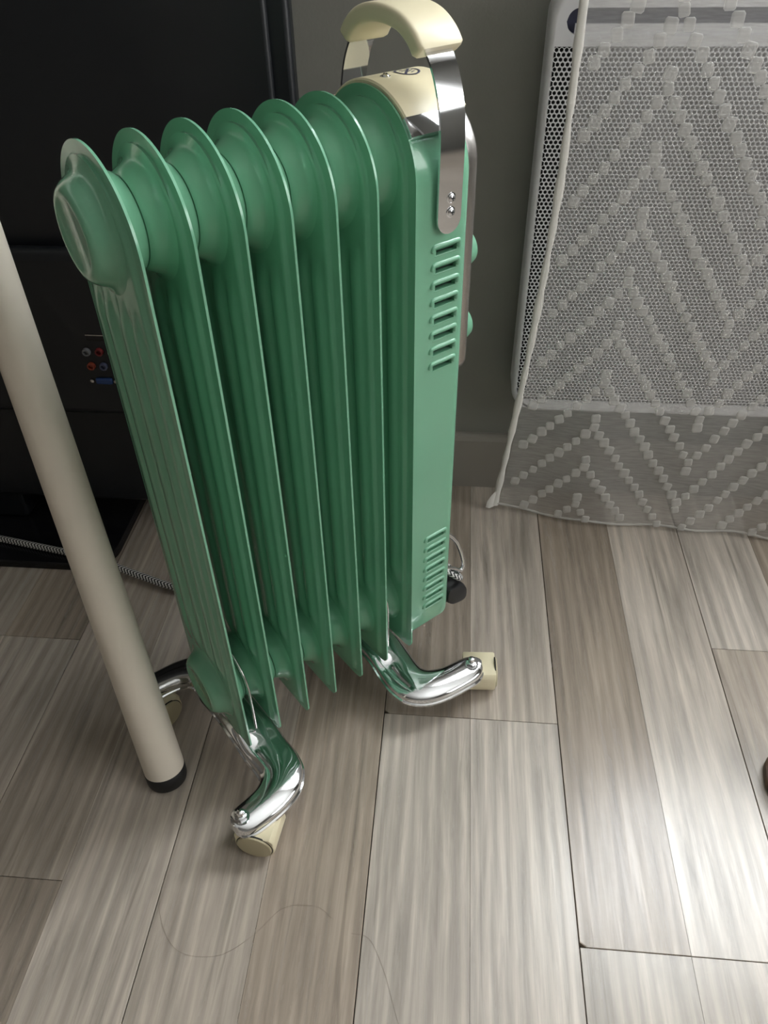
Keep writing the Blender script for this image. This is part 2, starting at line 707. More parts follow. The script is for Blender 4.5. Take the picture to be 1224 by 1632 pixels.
stations = [BX0, LS0, LS1, BX1 - 0.013, BX1 - 0.0105, BX1 - 0.008, BX1 - 0.0055, BX1 - 0.0032, BX1 - 0.0013, BX1 - 0.0003, BX1]
hm = MB()
hm.loops([house_ring(l) for l in stations], skip=lambda i, j: i == 1 and 31 <= j < 31 + 32 and (j - 31) % 2 == 0)
house = hm.obj('housing', GREEN, heater, 40)


def louver(z):
    m = MB()
    z0, z1 = z - SH / 2, z + SH / 2
    w = HB
    # sloped hood plate, sill, end cheeks
    n = len(m.v)
    m.v += [(LS0, -w, z1), (LS1, -w, z1), (LS1, -(w - 0.0034), z0 + 0.0021), (LS0, -(w - 0.0034), z0 + 0.0021),
            (LS0, -w, z0), (LS1, -w, z0), (LS1, -(w - 0.006), z0 - 0.0004), (LS0, -(w - 0.006), z0 - 0.0004)]
    m.face((n, n + 1, n + 2, n + 3))
    m.face((n + 4, n + 5, n + 6, n + 7))
    m.face((n, n + 3, n + 7, n + 4))
    m.face((n + 1, n + 2, n + 6, n + 5))
    m.face((n + 3, n + 2, n + 6, n + 7), 1)      # dark face closing the slot, its inner shade put into the colour
    # pressed ridge over the top and round the outer end
    path = [(LS0 - 0.0035, z1 - 0.0030), (LS0 - 0.003, z1 + 0.0006), (LS0, z1 + 0.0018), ((LS0 + LS1) / 2, z1 + 0.0018), (LS1 + 0.0005, z1 + 0.0018),
            (LS1 + 0.0024, z1 + 0.0006), (LS1 + 0.0024, z1 - 0.0024), (LS1 + 0.0020, z1 - 0.0042)]
    P = smooth_path([(l, -(w - 0.0007), zz) for l, zz in path], 4)
    m.tube(P, [0.0009] + [0.0024] * (len(P) - 2) + [0.0009], 8)
    # low bead under the slot
    P = smooth_path([(LS0 - 0.001, -(w - 0.0004), z0 - 0.0007), (LS1 + 0.001, -(w - 0.0004), z0 - 0.0007)], 4)
    m.tube(P, 0.0007, 6)
    return m.obj('louver', [GREEN, DARK], house, 50)


for s in slots:
    louver(s)


def arch_sheet(r_out, th, a0, a1, l0, l1, n, rnd=0.0):
    """curved strip that follows the round top of the fins"""
    rings = []
    for i in range(n + 1):
        a = a0 + (a1 - a0) * i / n
        c, s = math.cos(a), math.sin(a)
        ring = []
        for l, r in ((l0, r_out - th), (l0, r_out - 0.0012), (l0 + 0.0012, r_out), (l1 - rnd, r_out), (l1 - rnd * 0.3, r_out - rnd * 0.3), (l1, r_out - rnd), (l1, r_out - th)):
            ring.append((l, -r * c, ZCEN - 0.001 + r * s))
        rings.append(ring)
    return rings


D = PI / 180
m = MB().loops(arch_sheet(0.0630, 0.0045, 46 * D, 134 * D, 0.2490, 0.3080, 36, 0.003))
cap = m.obj('top_cap', CREAM, heater, 40)
for a0, a1 in ((33, 46), (134, 147)):
    MB().loops(arch_sheet(0.0634, 0.006, a0 * D, a1 * D, 0.2482, 0.2975, 8, 0.003)).obj('chrome_band', CHROME, heater, 40)


def on_cap(l, w, up=0.0003):
    r = 0.0630 + up
    return (l, -w, ZCEN - 0.001 + math.sqrt(r * r - w * w))


# "do not cover" mark printed on the cap
m = MB()
cl, cw = 0.2860, 0.0
ri, ro = 0.0083, 0.0100
ring = []
for j in range(48):
    a = 2 * PI * j / 48
    ring.append((on_cap(cl + ro * math.cos(a), cw + ro * math.sin(a)), on_cap(cl + ri * math.cos(a), cw + ri * math.sin(a))))
n = 0
for a, b in ring:
    m.v += [a, b]
for j in range(48):
    k = (j + 1) % 48
    m.face((2 * j, 2 * k, 2 * k + 1, 2 * j + 1))


def cap_bar(m, p, q, t):
    d = Vector((q[0] - p[0], q[1] - p[1])).normalized()
    nx, ny = -d.y * t / 2, d.x * t / 2
    N = 6
    b = len(m.v)
    for i in range(N + 1):
        f = i / N
        l, w = p[0] + (q[0] - p[0]) * f, p[1] + (q[1] - p[1]) * f
        m.v += [on_cap(l + nx, w + ny), on_cap(l - nx, w - ny)]
    for i in range(N):
        m.face((b + 2 * i, b + 2 * i + 2, b + 2 * i + 3, b + 2 * i + 1))


cap_bar(m, (cl - 0.0062, cw + 0.0062), (cl + 0.0062, cw - 0.0062), 0.0020)
cap_bar(m, (cl - 0.0052, cw - 0.0030), (cl - 0.0002, cw - 0.0052), 0.0009)
cap_bar(m, (cl - 0.0052, cw - 0.0002), (cl + 0.0010, cw - 0.0028), 0.0009)
cap_bar(m, (cl + 0.0002, cw + 0.0050), (cl + 0.0054, cw + 0.0026), 0.0009)
cap_bar(m, (cl - 0.0012, cw + 0.0024), (cl + 0.0054, cw - 0.0006), 0.0009)
m.obj('warning_mark', PRINT, cap)


def screw(parent, base, axis, r=0.0034, h=0.0022):
    """domed cross-head screw on a washer; axis = local unit vector"""
    m = MB()
    m.lathe([(0, r * 1.25), (0.0005, r * 1.25), (0.0006, r), (h * 0.55, r * 0.92), (h * 0.85, r * 0.65), (h, r * 0.28), (h * 0.8, 0.0005)], 20)
    me = m.mesh('screw', CHROME, 40)
    o = link('screw', me, parent)
    q = Vector((1, 0, 0)).rotation_difference(Vector(axis))
    o.rotation_euler = q.to_euler()
    o.location = base
    x = MB()
    x.box((h * 0.80, -r * 0.5, -r * 0.09), (h + 0.0001, r * 0.5, r * 0.09))
    x.box((h * 0.80, -r * 0.09, -r * 0.5), (h + 0.0001, r * 0.09, r * 0.5))
    x.obj('slot', DARK, o)
    return o


screw(cap, on_cap(0.2640, 0.002, -0.0003), (0, 0, 1), 0.0032, 0.0022)

# handle: chrome strap over the housing with a cream grip
SL, SWD = 0.2790, 0.0118
half = [(0.0600, 0.5685), (0.0600, 0.571), (0.0600, 0.575), (0.0600, 0.5795), (0.0602, 0.600), (0.0606, 0.620), (0.0605, 0.640), (0.0588, 0.655), (0.0550, 0.669), (0.0490, 0.682), (0.0410, 0.6925), (0.0340, 0.6990), (0.0250, 0.7045), (0.0130, 0.7080), (0, 0.7090)]
strap = half + [(-w, z) for w, z in half[::-1][1:]]
sp = smooth_path([(0, -w, z) for w, z in strap], 3)
rings = []
for i, p in enumerate(sp):
    a, b = sp[max(0, i - 1)], sp[min(len(sp) - 1, i + 1)]
    t = (b - a).normalized()
    nn = Vector((0, -t.z, t.y))
    hwid = SWD
    dz = p.z - 0.5685
    if dz < SWD:
        hwid = math.sqrt(max(1e-8, SWD ** 2 - (SWD - dz) ** 2))
        hwid = max(hwid, 0.0008)
    th = 0.0009
    rings.append([Vector((SL - hwid, 0, 0)) + p + nn * th, Vector((SL + hwid, 0, 0)) + p + nn * th, Vector((SL + hwid, 0, 0)) + p - nn * th, Vector((SL - hwid, 0, 0)) + p - nn * th])
handle = MB().loops(rings).obj('handle_strap', CHROME, heater, 40)
for s in (1, -1):
    for z in (0.5955, 0.5850):
        screw(handle, (SL + 0.0008, -s * 0.0609, z), (0, -s, 0))
gp = [(0.0432, 0.6905), (0.0365, 0.6985), (0.0260, 0.7055), (0.0140, 0.7090), (0, 0.7102)]
gp = gp + [(-w, z) for w, z in gp[::-1][1:]]
gpath = smooth_path([(0, -w, z) for w, z in gp], 5)
sec = []
ga, gb, gr = 0.0205, 0.0062, 0.0038
for cx_, cy_, a0 in ((ga - gr, gb - gr, 0), (-ga + gr, gb - gr, 90), (-ga + gr, -gb + gr, 180), (ga - gr, -gb + gr, 270)):
    for i in range(5):
        a = (a0 + 90 * i / 4) * D
        sec.append((cx_ + gr * math.cos(a), cy_ + gr * math.sin(a)))
rings = []
NG = len(gpath)
for i, p in enumerate(gpath):
    a, b = gpath[max(0, i - 1)], gpath[min(NG - 1, i + 1)]
    t = (b - a).normalized()
    nn = Vector((0, -t.z, t.y))
    if nn.z < 0:
        nn = -nn
    k = 1.0 if 0 < i < NG - 1 else 0.9
    rings.append([p + Vector((SL + x * k, 0, 0)) + nn * y * k for x, y in sec])
MB().loops(rings).obj('grip', CREAM, heater, 50)

# control panel on the far end with two knobs
pan = []
pz0, pzc, pw = 0.425, 0.609, 0.0455
for i in range(25):
    t = PI * i / 24
    pan.append((pw * math.cos(t), pzc + pw * math.sin(t)))
for i in range(7):
    t = PI + PI / 2 * i / 6
    pan.append((-pw + 0.012 + 0.012 * math.cos(t), pz0 + 0.012 + 0.012 * math.sin(t)))
for i in range(7):
    t = 1.5 * PI + PI / 2 * i / 6
    pan.append((pw - 0.012 + 0.012 * math.cos(t), pz0 + 0.012 + 0.012 * math.sin(t)))


def pring(l, k):
    cz = 0.54
    return [(l, -w * k, cz + (z - cz) * k) for w, z in pan]


panel = MB().loops([pring(0.3085, 1.0), pring(0.3185, 1.0), pring(0.3205, 0.985), pring(0.3205, 0.93), pring(0.3195, 0.92)]).obj('control_panel', STEEL, heater, 40)
for z in (0.520, 0.446):
    m = MB()
    m.lathe([(0.3195, 0.0215), (0.3225, 0.0215), (0.3235, 0.0195)], 32, (0, 0, z), cap0=False)
    dial = m.obj('dial_ring', CHROME, panel, 40)
    m = MB()
    m.lathe([(0.3235, 0.0160), (0.3300, 0.0178), (0.3510, 0.0172), (0.3560, 0.0155), (0.3575, 0.0110), (0.3575, 0.0004)], 32, (0, 0, z))
    m.box((0.3560, -0.0015, z + 0.002), (0.3582, 0.0015, z + 0.0135))
    m.obj('knob', GREEN, panel, 40)

# chrome cord hook with the wound cord at the foot of the far end
hw_ = 0.036
P = smooth_path([(0.303, -hw_, 0.2225), (0.318, -hw_, 0.2120), (0.333, -hw_, 0.190), (0.343, -hw_, 0.162), (0.3455, -hw_, 0.146), (0.3400, -hw_, 0.1420), (0.328, -hw_, 0.152), (0.303, -hw_, 0.170)], 5)
MB().tube(P, 0.0027, 10).obj('cord_hook', CHROME, heater, 60)
P = smooth_path([(0.303, 0.036, 0.2225), (0.318, 0.036, 0.2120), (0.333, 0.036, 0.190), (0.343, 0.036, 0.162), (0.3455, 0.036, 0.146), (0.328, 0.036, 0.152), (0.303, 0.036, 0.170)], 5)
MB().tube(P, 0.0027, 10).obj('cord_hook', CHROME, heater, 60)
wc = MB()
for k in range(2):
    zc = 0.150 - 0.022 * k
    pts = []
    for i in range(33):
        a = PI / 2 + 2 * PI * i / 32
        pts.append((0.3265 + 0.0145 * math.cos(a), -0.020 + 0.012 * k + 0.028 * math.sin(a), zc - (0.014 - 0.007 * k) * math.cos(a) - 0.006 * i / 32))
    wc.tube(pts, 0.0034, 10, cap=True)
wc.obj('wound_cord', BRAID, heater, 60)
plug = MB()
rings = []
for w, k in ((0.050, 0.55), (0.0485, 0.9), (0.044, 1.0), (0.022, 1.0), (0.010, 0.85), (0.004, 0.45)):
    ring = []
    for j in range(20):
        a = 2 * PI * j / 20
        ring.append((0.3270 + 0.0165 * k * math.copysign(abs(math.cos(a)) ** 0.7, math.cos(a)), -w, 0.118 + 0.0150 * k * math.copysign(abs(math.sin(a)) ** 0.7, math.sin(a)) - 0.35 * 0.0165 * k * math.cos(a)))
    rings.append(ring)
plug.loops(rings).obj('plug', RUBBER, heater, 50)

# everything built so far is the fin pack with its housing
for o in [c for c in heater.children]:
    o.location = Vector((BODY_L, 0, BODY_Z)) + o.location * BODY_S
    o.scale = (BODY_S, BODY_S, BODY_S)

# chrome feet: broad pressed channels that cross under the fins and turn outwards to the castors
STN = [((.0225, .000), (.0685, .000), .0700), ((.0225, .025), (.0685, .030), .0680), ((.0228, .050), (.0695, .052), .0595), ((.0245, .0680), (.0705, .0740), .0565),
       ((.0225, .0790), (.0655, .0955), .0555), ((.0125, .0865), (.0505, .1115), .0550), ((-.0005, .0893), (.0270, .1205), .0545), ((-.0125, .0905), (-.0020, .1232), .0540),
       ((-.0205, .0935), (-.0150, .1218), .0538), ((-.0246, .0985), (-.0225, .1168), .0537), ((-.0262, .1045), (-.0260, .1100), .0535)]
CROSS = [(0.00, -0.0155, -0.0018), (0.00, -0.0130, -0.0018), (0.00, -0.0120, 0), (0.00, -0.0052, 0), (0.02, -0.0028, 0), (0.06, -0.0008, 0), (0.12, 0.0004, 0), (0.22, 0.0010, 0), (0.34, 0.0013, 0), (0.46, 0.0012, 0),
         (0.58, 0.0006, 0), (0.70, -0.0006, 0), (0.82, -0.0020, 0), (0.92, -0.0034, 0), (0.98, -0.0050, 0), (1.00, -0.0068, 0), (1.00, -0.0120, 0), (1.00, -0.0130, 0.0018), (1.00, -0.0155, 0.0018)]
LA, LB = 0.0282 + 0.0363 * 0.5, 0.0282 + 0.0363 * 5.5


def foot(mirror):
    def pt(l, w):
        if not mirror:
            return l, w
        k = max(0.0, (0.0225 - l) / 0.0485)
        return LA + LB - l + 0.0115 * k, w + 0.0035 * k
    inn = [(*pt(*a), z) for a, b, z in STN]
    out = [(*pt(*b), z) for a, b, z in STN]

    def both(e):
        return smooth_path([(l, w, z) for l, w, z in e[::-1]][:-1] + [(l, -w, z) for l, w, z in e], 5)
    A, B = both(inn), both(out)
    rings = []
    for a, b in zip(A, B):
        d = b - a
        u = d.normalized()
        wd = d.length
        kz = min(1.0, wd / 0.03)
        rings.append([a + d * t + u * e + Vector((0, 0, h if h < -0.003 else h * kz)) for t, h, e in CROSS])
    o = MB().loops(rings).obj('foot', CHROME, heater, 35)
    bl, bw = pt(-0.0150, 0.1060)
    for q in (1, -1):
        nut = MB()
        nut.lathe([(0.0520, 0.0086), (0.0552, 0.0086), (0.0555, 0.0070)], 24, (bl, -q * bw, 0), 'z')
        nut.lathe([(0.0540, 0.0068), (0.0600, 0.0068), (0.0606, 0.0058)], 6, (bl, -q * bw, 0), 'z')
        nut.lathe([(0.0600, 0.0042), (0.0630, 0.0042), (0.0652, 0.0034), (0.0662, 0.0016), (0.0664, 0.0003)], 16, (bl, -q * bw, 0), 'z')
        nut.obj('nut', CHROME, o, 35)
        stem = MB()
        stem.lathe([(0.0300, 0.0060), (0.0530, 0.0060)], 16, (bl, -q * bw, 0), 'z')
        stem.obj('stem', STEEL, o, 40)
    # wire clamp hooked over the joint between two hubs
    lc = LB if mirror else LA
    zc = BODY_Z + ZLOW * BODY_S
    rr = 0.0385
    pts = [(lc, rr - 0.002, 0.073), (lc, rr - 0.001, 0.090), (lc, rr, 0.115)] + [(lc, rr * math.cos(t), zc + rr * math.sin(t)) for t in [PI * i / 18 for i in range(19)]] + [(lc, -rr, 0.115), (lc, -rr + 0.001, 0.090), (lc, -rr + 0.002, 0.073)]
    MB().tube(pts, 0.0017, 10).obj('wire_clamp', STEEL, heater, 60)
    return o


FOOT_A = foot(False)
FOOT_B = foot(True)
HMI = Matrix.Translation((-0.2504, 0.4690, 0)) @ Matrix.Rotation(ANG, 4, 'Z')
HMI = HMI.inverted()


def castor(wx, wy, world_ang):
    """cream castor standing at a place on the floor; its capped end faces world_ang (plan angle)"""
    ang = world_ang - ANG
    R = 0.0215
    out = []
    for i in range(29):                           # wheel outline with a squarer hood on top
        a = -PI * 1.08 + (PI * 1.16) * i / 28
        out.append((R * math.cos(a), R + R * math.sin(a)))
    out += [(R * 0.98, 0.034), (R * 0.80, 0.0385), (-R * 0.80, 0.0385), (-R * 0.98, 0.034)]
    hl = 0.0195

    def rg(x, k):
        return [(x, a * k, R + (b - R) * k) for a, b in out]
    m = MB().loops([rg(-hl, 0.93), rg(-hl + 0.0015, 1.0), rg(hl - 0.0015, 1.0), rg(hl, 0.95)])
    o = m.obj('castor', CREAM, heater, 40)
    o.location = HMI @ Vector((wx, wy, 0.0002))
    o.rotation_euler = (0, 0, ang)
    c = MB()
    c.lathe([(hl - 0.001, 0.0195), (hl + 0.0003, 0.0195)], 36, (0, 0, R))
    c.obj('gap_ring', DARK, o, 40)
    c = MB()
    c.lathe([(hl - 0.001, 0.0186), (hl + 0.0010, 0.0186), (hl + 0.0020, 0.0178), (hl + 0.0024, 0.0150), (hl + 0.0026, 0.0002)], 36, (0, 0, R))
    c.obj('wheel_disc', CREAM_D, o, 40)
    return o


castor(-0.1745, 0.3870, math.radians(-97))
castor(0.0530, 0.6063, math.radians(3))
castor(-0.3290, 0.5270, math.radians(-32))
castor(-0.1010, 0.7570, math.radians(40))

# ------------------------------------------------------------------ television standing with its back to the room
tvx0, tvx1 = -1.27, -0.168
tv = thing('television', 'large black flat television seen from behind, standing on its low base', 'television', ((tvx0 + tvx1) / 2, 0.88, 0))
ox, oy = (tvx0 + tvx1) / 2, 0.88


def tvb(name, a, b, m_, bev=0.004, parent=None):
    m = MB().box((a[0] - ox, a[1] - oy, a[2]), (b[0] - ox, b[1] - oy, b[2]))
    o = m.obj(name, m_, parent or tv)
    if bev:
        md = o.modifiers.new('bevel', 'BEVEL')
        md.width, md.segments = bev, 3
        o.data.shade_smooth()
        o.data.set_sharp_from_angle(angle=math.radians(40))
    return o


tvb('bezel', (tvx0, 0.868, 0.050), (tvx1, 0.893, 0.725), TVBLACK, 0.006)
tvb('screen', (tvx0 + 0.02, 0.893, 0.075), (tvx1 - 0.02, 0.8945, 0.705), TVGLOSS, 0)
tvb('back_cover', (tvx0 + 0.020, 0.858, 0.060), (tvx1 - 0.020, 0.868, 0.715), TVBLACK, 0.005)
eb = tvb('electronics_bulge', (tvx0 + 0.16, 0.833, 0.226), (tvx1 - 0.12, 0.858, 0.452), TVBLACK, 0.012)


def jack(x, z, col):
    m = MB()
    m.lathe([(0.8335 - oy, 0.0052), (0.8300 - oy, 0.0052), (0.8285 - oy, 0.0046), (0.8285 - oy, 0.0030), (0.8320 - oy, 0.0028)], 20, (x - ox, 0, z), 'y')
    m.obj('socket', col, eb, 40)


jm = {n: mat('socket_' + n, c, 0.35) for n, c in dict(black=s2l(120, 122, 125), red=s2l(120, 40, 42), white=s2l(205, 205, 200), orange=s2l(140, 62, 42), blue=s2l(85, 90, 115), green=s2l(60, 120, 70), vga=s2l(38, 66, 118)).items()}
for x, z, c in ((-0.4515, 0.3235, 'black'), (-0.4350, 0.3240, 'red'), (-0.4185, 0.3240, 'white'), (-0.4505, 0.3035, 'orange'), (-0.4345, 0.3035, 'blue'), (-0.4185, 0.3035, 'green')):
    jack(x, z, jm[c])
tvb('video_port', (-0.450, 0.829, 0.278), (-0.428, 0.834, 0.2865), jm['vga'], 0.002, eb)
for x in (-0.4545, -0.4235):
    m = MB().lathe([(0.834 - oy, 0.0027), (0.8295 - oy, 0.0027), (0.8290 - oy, 0.0015)], 6, (x - ox, 0, 0.2825), 'y')
    m.obj('port_nut', STEEL, eb, 40)
hd = tvb('port_frame', (-0.447, 0.8315, 0.3395), (-0.405, 0.834, 0.3475), TVGLOSS, 0.001, eb)
tvb('port_rim', (-0.447, 0.8310, 0.3465), (-0.405, 0.834, 0.3478), STEEL, 0, eb)
tvb('neck', (-0.80, 0.862, 0.012), (-0.64, 0.890, 0.09), TVBLACK, 0.006)
m = MB()
bp = []
bx0, bx1, by0, by1, br = -0.955, -0.478, 0.765, 0.975, 0.045
for cx_, cy_, a0 in ((bx1 - br, by1 - br, 0), (bx0 + br, by1 - br, 90), (bx0 + br, by0 + br, 180), (bx1 - br, by0 + br, 270)):
    for i in range(9):
        a = (a0 + 90 * i / 8) * D
        bp.append((cx_ + br * math.cos(a) - ox, cy_ + br * math.sin(a) - oy))
m.loops([[(x, y, z) for x, y in bp] for z in (0.0, 0.008)] + [[(x * 0.992, y * 0.98, 0.012) for x, y in bp]])
m.obj('base_plate', TVGLOSS, tv, 40)

# ------------------------------------------------------------------ white table whose leg stands in front of the television
FB = Vector((-0.2965, 0.4480, 0))
ld = Vector((-0.485, 0.830, 0))
tab = thing('table', 'white table with a slanting round cream leg in front of the television', 'table', FB)
lean = 0.22


def legp(z):
    return ld * lean * z + Vector((0, 0, z))


leg = MB()
zs = [0.018, 0.1, 0.25, 0.45, 0.7145]
leg.tube([legp(z) for z in zs], [0.0222, 0.0216, 0.0204, 0.0188, 0.0170], 40)
lo = leg.obj('leg', LEGM, tab, 40)
ft = MB()
ft.tube([legp(z) for z in (0.0, 0.004, 0.018, 0.019)], [0.0208, 0.0222, 0.0226, 0.0218], 40)
ft.obj('foot_cap', RUBBER, lo, 40)
tx0, tx1, ty0, ty1 = -0.83, -0.372, 0.02, 0.665
for sx, sy in ((0, 0), (0, 1), (1, 0)):
    q = MB()
    cxx, cyy = (tx1 - 0.04 if sx else tx0 + 0.04), (ty1 - 0.07 if sy else ty0 + 0.04)
    q.tube([(cxx - FB.x, cyy - FB.y, z) for z in (0.0, 0.35, 0.7145)], [0.0222, 0.0205, 0.0185], 24)
    q.obj('leg', LEGM, tab, 40)
top = MB().box((tx0 - FB.x, ty0 - FB.y, 0.714), (tx1 - FB.x, ty1 - FB.y, 0.742))
top.obj('tabletop', TABM, tab)

# ------------------------------------------------------------------ braided power cable on the floor
P = smooth_path([(-1.15, 0.80, 0.0165), (-0.90, 0.825, 0.0165), (-0.70, 0.812, 0.0168), (-0.668, 0.808, 0.0170), (-0.572, 0.789, 0.0170), (-0.515, 0.778, 0.0165), (-0.470, 0.765, 0.013), (-0.420, 0.748, 0.011), (-0.372, 0.733, 0.010),
                 (-0.30, 0.722, 0.007), (-0.20, 0.735, 0.0053), (-0.12, 0.770, 0.0053)], 14)
cable = MB().tube(P, 0.0050, 14).obj('power_cable', BRAID, None, 60)
tag(cable, 'black and white braided power cable lying across the floor beside the television base', 'cable')

# ------------------------------------------------------------------ white panel heater on the wall, under the window
WHX0, WHX1, WHZ0, WHZ1, WHY = 0.0895, 0.98, 0.1830, 0.692, 0.9465
wh = thing('wall_heater', 'white perforated metal panel heater mounted on the dark wall behind the curtain', 'heater', (WHX0, WHY, WHZ0))


def rrect(x0, x1, z0, z1, r, n=8):
    pts = []
    for cx_, cz_, a0 in ((x1 - r, z1 - r, 0), (x0 + r, z1 - r, 90), (x0 + r, z0 + r, 180), (x1 - r, z0 + r, 270)):
        for i in range(n + 1):
            a = (a0 + 90 * i / n) * D
            pts.append((cx_ + r * math.cos(a), cz_ + r * math.sin(a)))
    return pts


WW, WHH = WHX1 - WHX0, WHZ1 - WHZ0
RC = 0.032
# casing: rim and back shell
outer = rrect(0, WW, 0, WHH, RC)


def ins(pts, d):
    cx_, cz_ = WW / 2, WHH / 2
    return [(cx_ + (x - cx_) * (1 - d / (WW / 2)), cz_ + (z - cz_) * (1 - d / (WHH / 2))) for x, z in pts]


rings = [[(x, 0.050, z) for x, z in ins(outer, 0.004)], [(x, 0.048, z) for x, z in outer], [(x, 0.012, z) for x, z in outer], [(x, 0.0075, z) for x, z in outer],
         [(x, 0.0030, z) for x, z in ins(outer, 0.0014)], [(x, 0.0006, z) for x, z in ins(outer, 0.0042)], [(x, 0.0006, z) for x, z in ins(outer, 0.0062)], [(x, 0.014, z) for x, z in ins(outer, 0.0064)], [(x, 0.044, z) for x, z in ins(outer, 0.0064)]]
MB().loops(rings).obj('casing', WHITE, wh, 40)
MB().loops([[(x, y, z) for x, z in ins(outer, 0.0080)] for y in (0.0120, 0.0132)]).obj('shade_backing', DARK, wh)  # dark sheet added behind the mesh; shade in the holes put into its colour
gz0, gz1 = 0.0190, 0.4550                         # perforated field, local z
MB().box((0.0062, 0.0006, 0.006), (WW - 0.0062, 0.0016, gz0)).obj('bottom_rail', WHITE, wh)
# top rail with its long grip opening
tr0, tr1 = gz1 - 0.0030, WHH - 0.006
s0, s1 = 0.4625, 0.4865
m = MB()
ex = 0.0165                                       # slot end
rs_ = (s1 - s0) / 2


def slot_half(x):
    d = min(x - ex, WW - ex - x)
    if d <= 0:
        return 0.0
    return rs_ if d >= rs_ else math.sqrt(rs_ * rs_ - (rs_ - d) ** 2)


def top_z(x):
    r = RC - 0.004
    d = min(x - 0.0050, WW - 0.0050 - x)
    full = WHH - 0.0050
    return full if d >= r else full - r + math.sqrt(max(0.0, r * r - (r - d) ** 2))


xs_ = [0.0052 + 0.0009 * i for i in range(40)]
xs_ = xs_ + [WW * i / 10 for i in range(1, 10)] + [WW - x for x in xs_[::-1]]
for a, b in zip(xs_[:-1], xs_[1:]):
    zc_ = (s0 + s1) / 2
    ha, hb = slot_half(a), slot_half(b)
    n = len(m.v)
    m.v += [(a, 0.0007, tr0), (b, 0.0007, tr0), (b, 0.0007, zc_ - hb), (a, 0.0007, zc_ - ha), (a, 0.0007, zc_ + ha), (b, 0.0007, zc_ + hb), (b, 0.0007, max(top_z(b), zc_ + hb)), (a, 0.0007, max(top_z(a), zc_ + ha)),
            (b, 0.0090, zc_ - hb), (a, 0.0090, zc_ - ha), (a, 0.0090, zc_ + ha), (b, 0.0090, zc_ + hb)]
    m.face((n, n + 1, n + 2, n + 3))
    m.face((n + 4, n + 5, n + 6, n + 7))
    if ha or hb:
        m.face((n + 3, n + 2, n + 8, n + 9))
        m.face((n + 5, n + 4, n + 10, n + 11))
m.obj('top_rail', WHITE, wh)
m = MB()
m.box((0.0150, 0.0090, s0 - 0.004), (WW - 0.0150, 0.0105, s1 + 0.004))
MB().box((0.0255, 0.0030, s0 - 0.001), (WW - 0.0255, 0.0088, s0 + 0.0095)).obj('grip_lip', WHITE, wh)
m.obj('grip_recess', mat('navy_recess_shade', s2l(60, 62, 84), 0.5), wh)  # back plate, shade of the recess put into its navy colour
# the perforated sheet, real holes on a hexagonal grid
pitch = 0.00525
rh = 0.00208
rows = int((gz1 - gz0) / (pitch * math.sqrt(3) / 2))
cols = int(min(WW - 0.0125, 0.66) / pitch)
hv, hf = [], []
xoff, zoff = 0.0062 + pitch / 2, gz0 + pitch / 2
R6 = pitch / math.sqrt(3)
for i in range(rows):
    for j in range(cols):
        cx_ = xoff + pitch * (j + 0.5 * (i % 2))
        cz_ = zoff + i * pitch * math.sqrt(3) / 2
        n = len(hv)
        for k in range(6):
            a = (30 + 60 * k) * D
            hv.append((cx_ + R6 * math.cos(a), 0.0008, cz_ + R6 * math.sin(a)))
        for k in range(6):
            a = (30 + 60 * k) * D
            hv.append((cx_ + rh * math.cos(a), 0.0012, cz_ + rh * math.sin(a)))
        for k in range(6):
            k2 = (k + 1) % 6
            hf.append((n + k, n + k2, n + 6 + k2, n + 6 + k))
me = bpy.data.meshes.new('perforated_front')
me.from_pydata(hv, [], hf)
me.materials.append(WHITE)
pf = link('perforated_front', me, wh)
pf['kind'] = 'stuff'
# wall brackets
for x in (0.16, 0.72):
    MB().box((x, 0.044, 0.10), (x + 0.04, YW - WHY, 0.42)).obj('wall_bracket', STEEL, wh)

# ------------------------------------------------------------------ sheer curtain with tufted chevrons
CX1, CZ1 = 1.85, 2.153


def drift(x, z):
    k = max(0.0, (0.52 - z) / 0.52)
    return -0.038 * k ** 1.35 * math.exp(-max(0.0, x - 0.115) / 0.13)


def cur(x, z, out=0.0):
    """a point of the cloth; x is the straight-hanging position, out lifts it into the room"""
    xx = x + drift(x, z)
    y = 0.9235 + 0.004 * math.sin(x * 21.0 + 0.4) * sstep(0.7, 0.0, z) + 0.0028 * math.sin(x * 47 + z * 5.0)
    low = sstep(0.30, 0.0, z)
    y += low * (0.020 * math.exp(-(x - 0.10) / 0.05) - 0.017 * sstep(0.13, 0.30, x) + 0.006 * math.sin(x * 9.0))
    return Vector((xx, y - out, z))


def hem_z(x):
    return 0.0035 + 0.006 * math.exp(-(x - 0.11) / 0.03) + 0.0022 * math.sin(x * 60) + 0.0022


curtain = thing('curtain', 'sheer white curtain with tufted chevrons hanging over the wall heater', 'curtain', (0.115, 0.9235, 0))
co = Vector((0.115, 0.9235, 0))
m = MB()
nx, nz = 90, 110
xs = [0.122 + (CX1 - 0.122) * (i / nx) ** 1.5 for i in range(nx + 1)]
for x in xs:
    for k in range(nz + 1):
        z = hem_z(x) + (CZ1 - hem_z(x)) * (k / nz) ** 1.25
        m.v.append(tuple(cur(x, z) - co))
for i in range(nx):
    for k in range(nz):
        a = i * (nz + 1) + k
        m.face((a, a + nz + 1, a + nz + 2, a + 1))
m.obj('cloth', SHEER, curtain, 180)


def strip(p0, p1, n, wid_vec, th, name, wob=0.0):
    pass


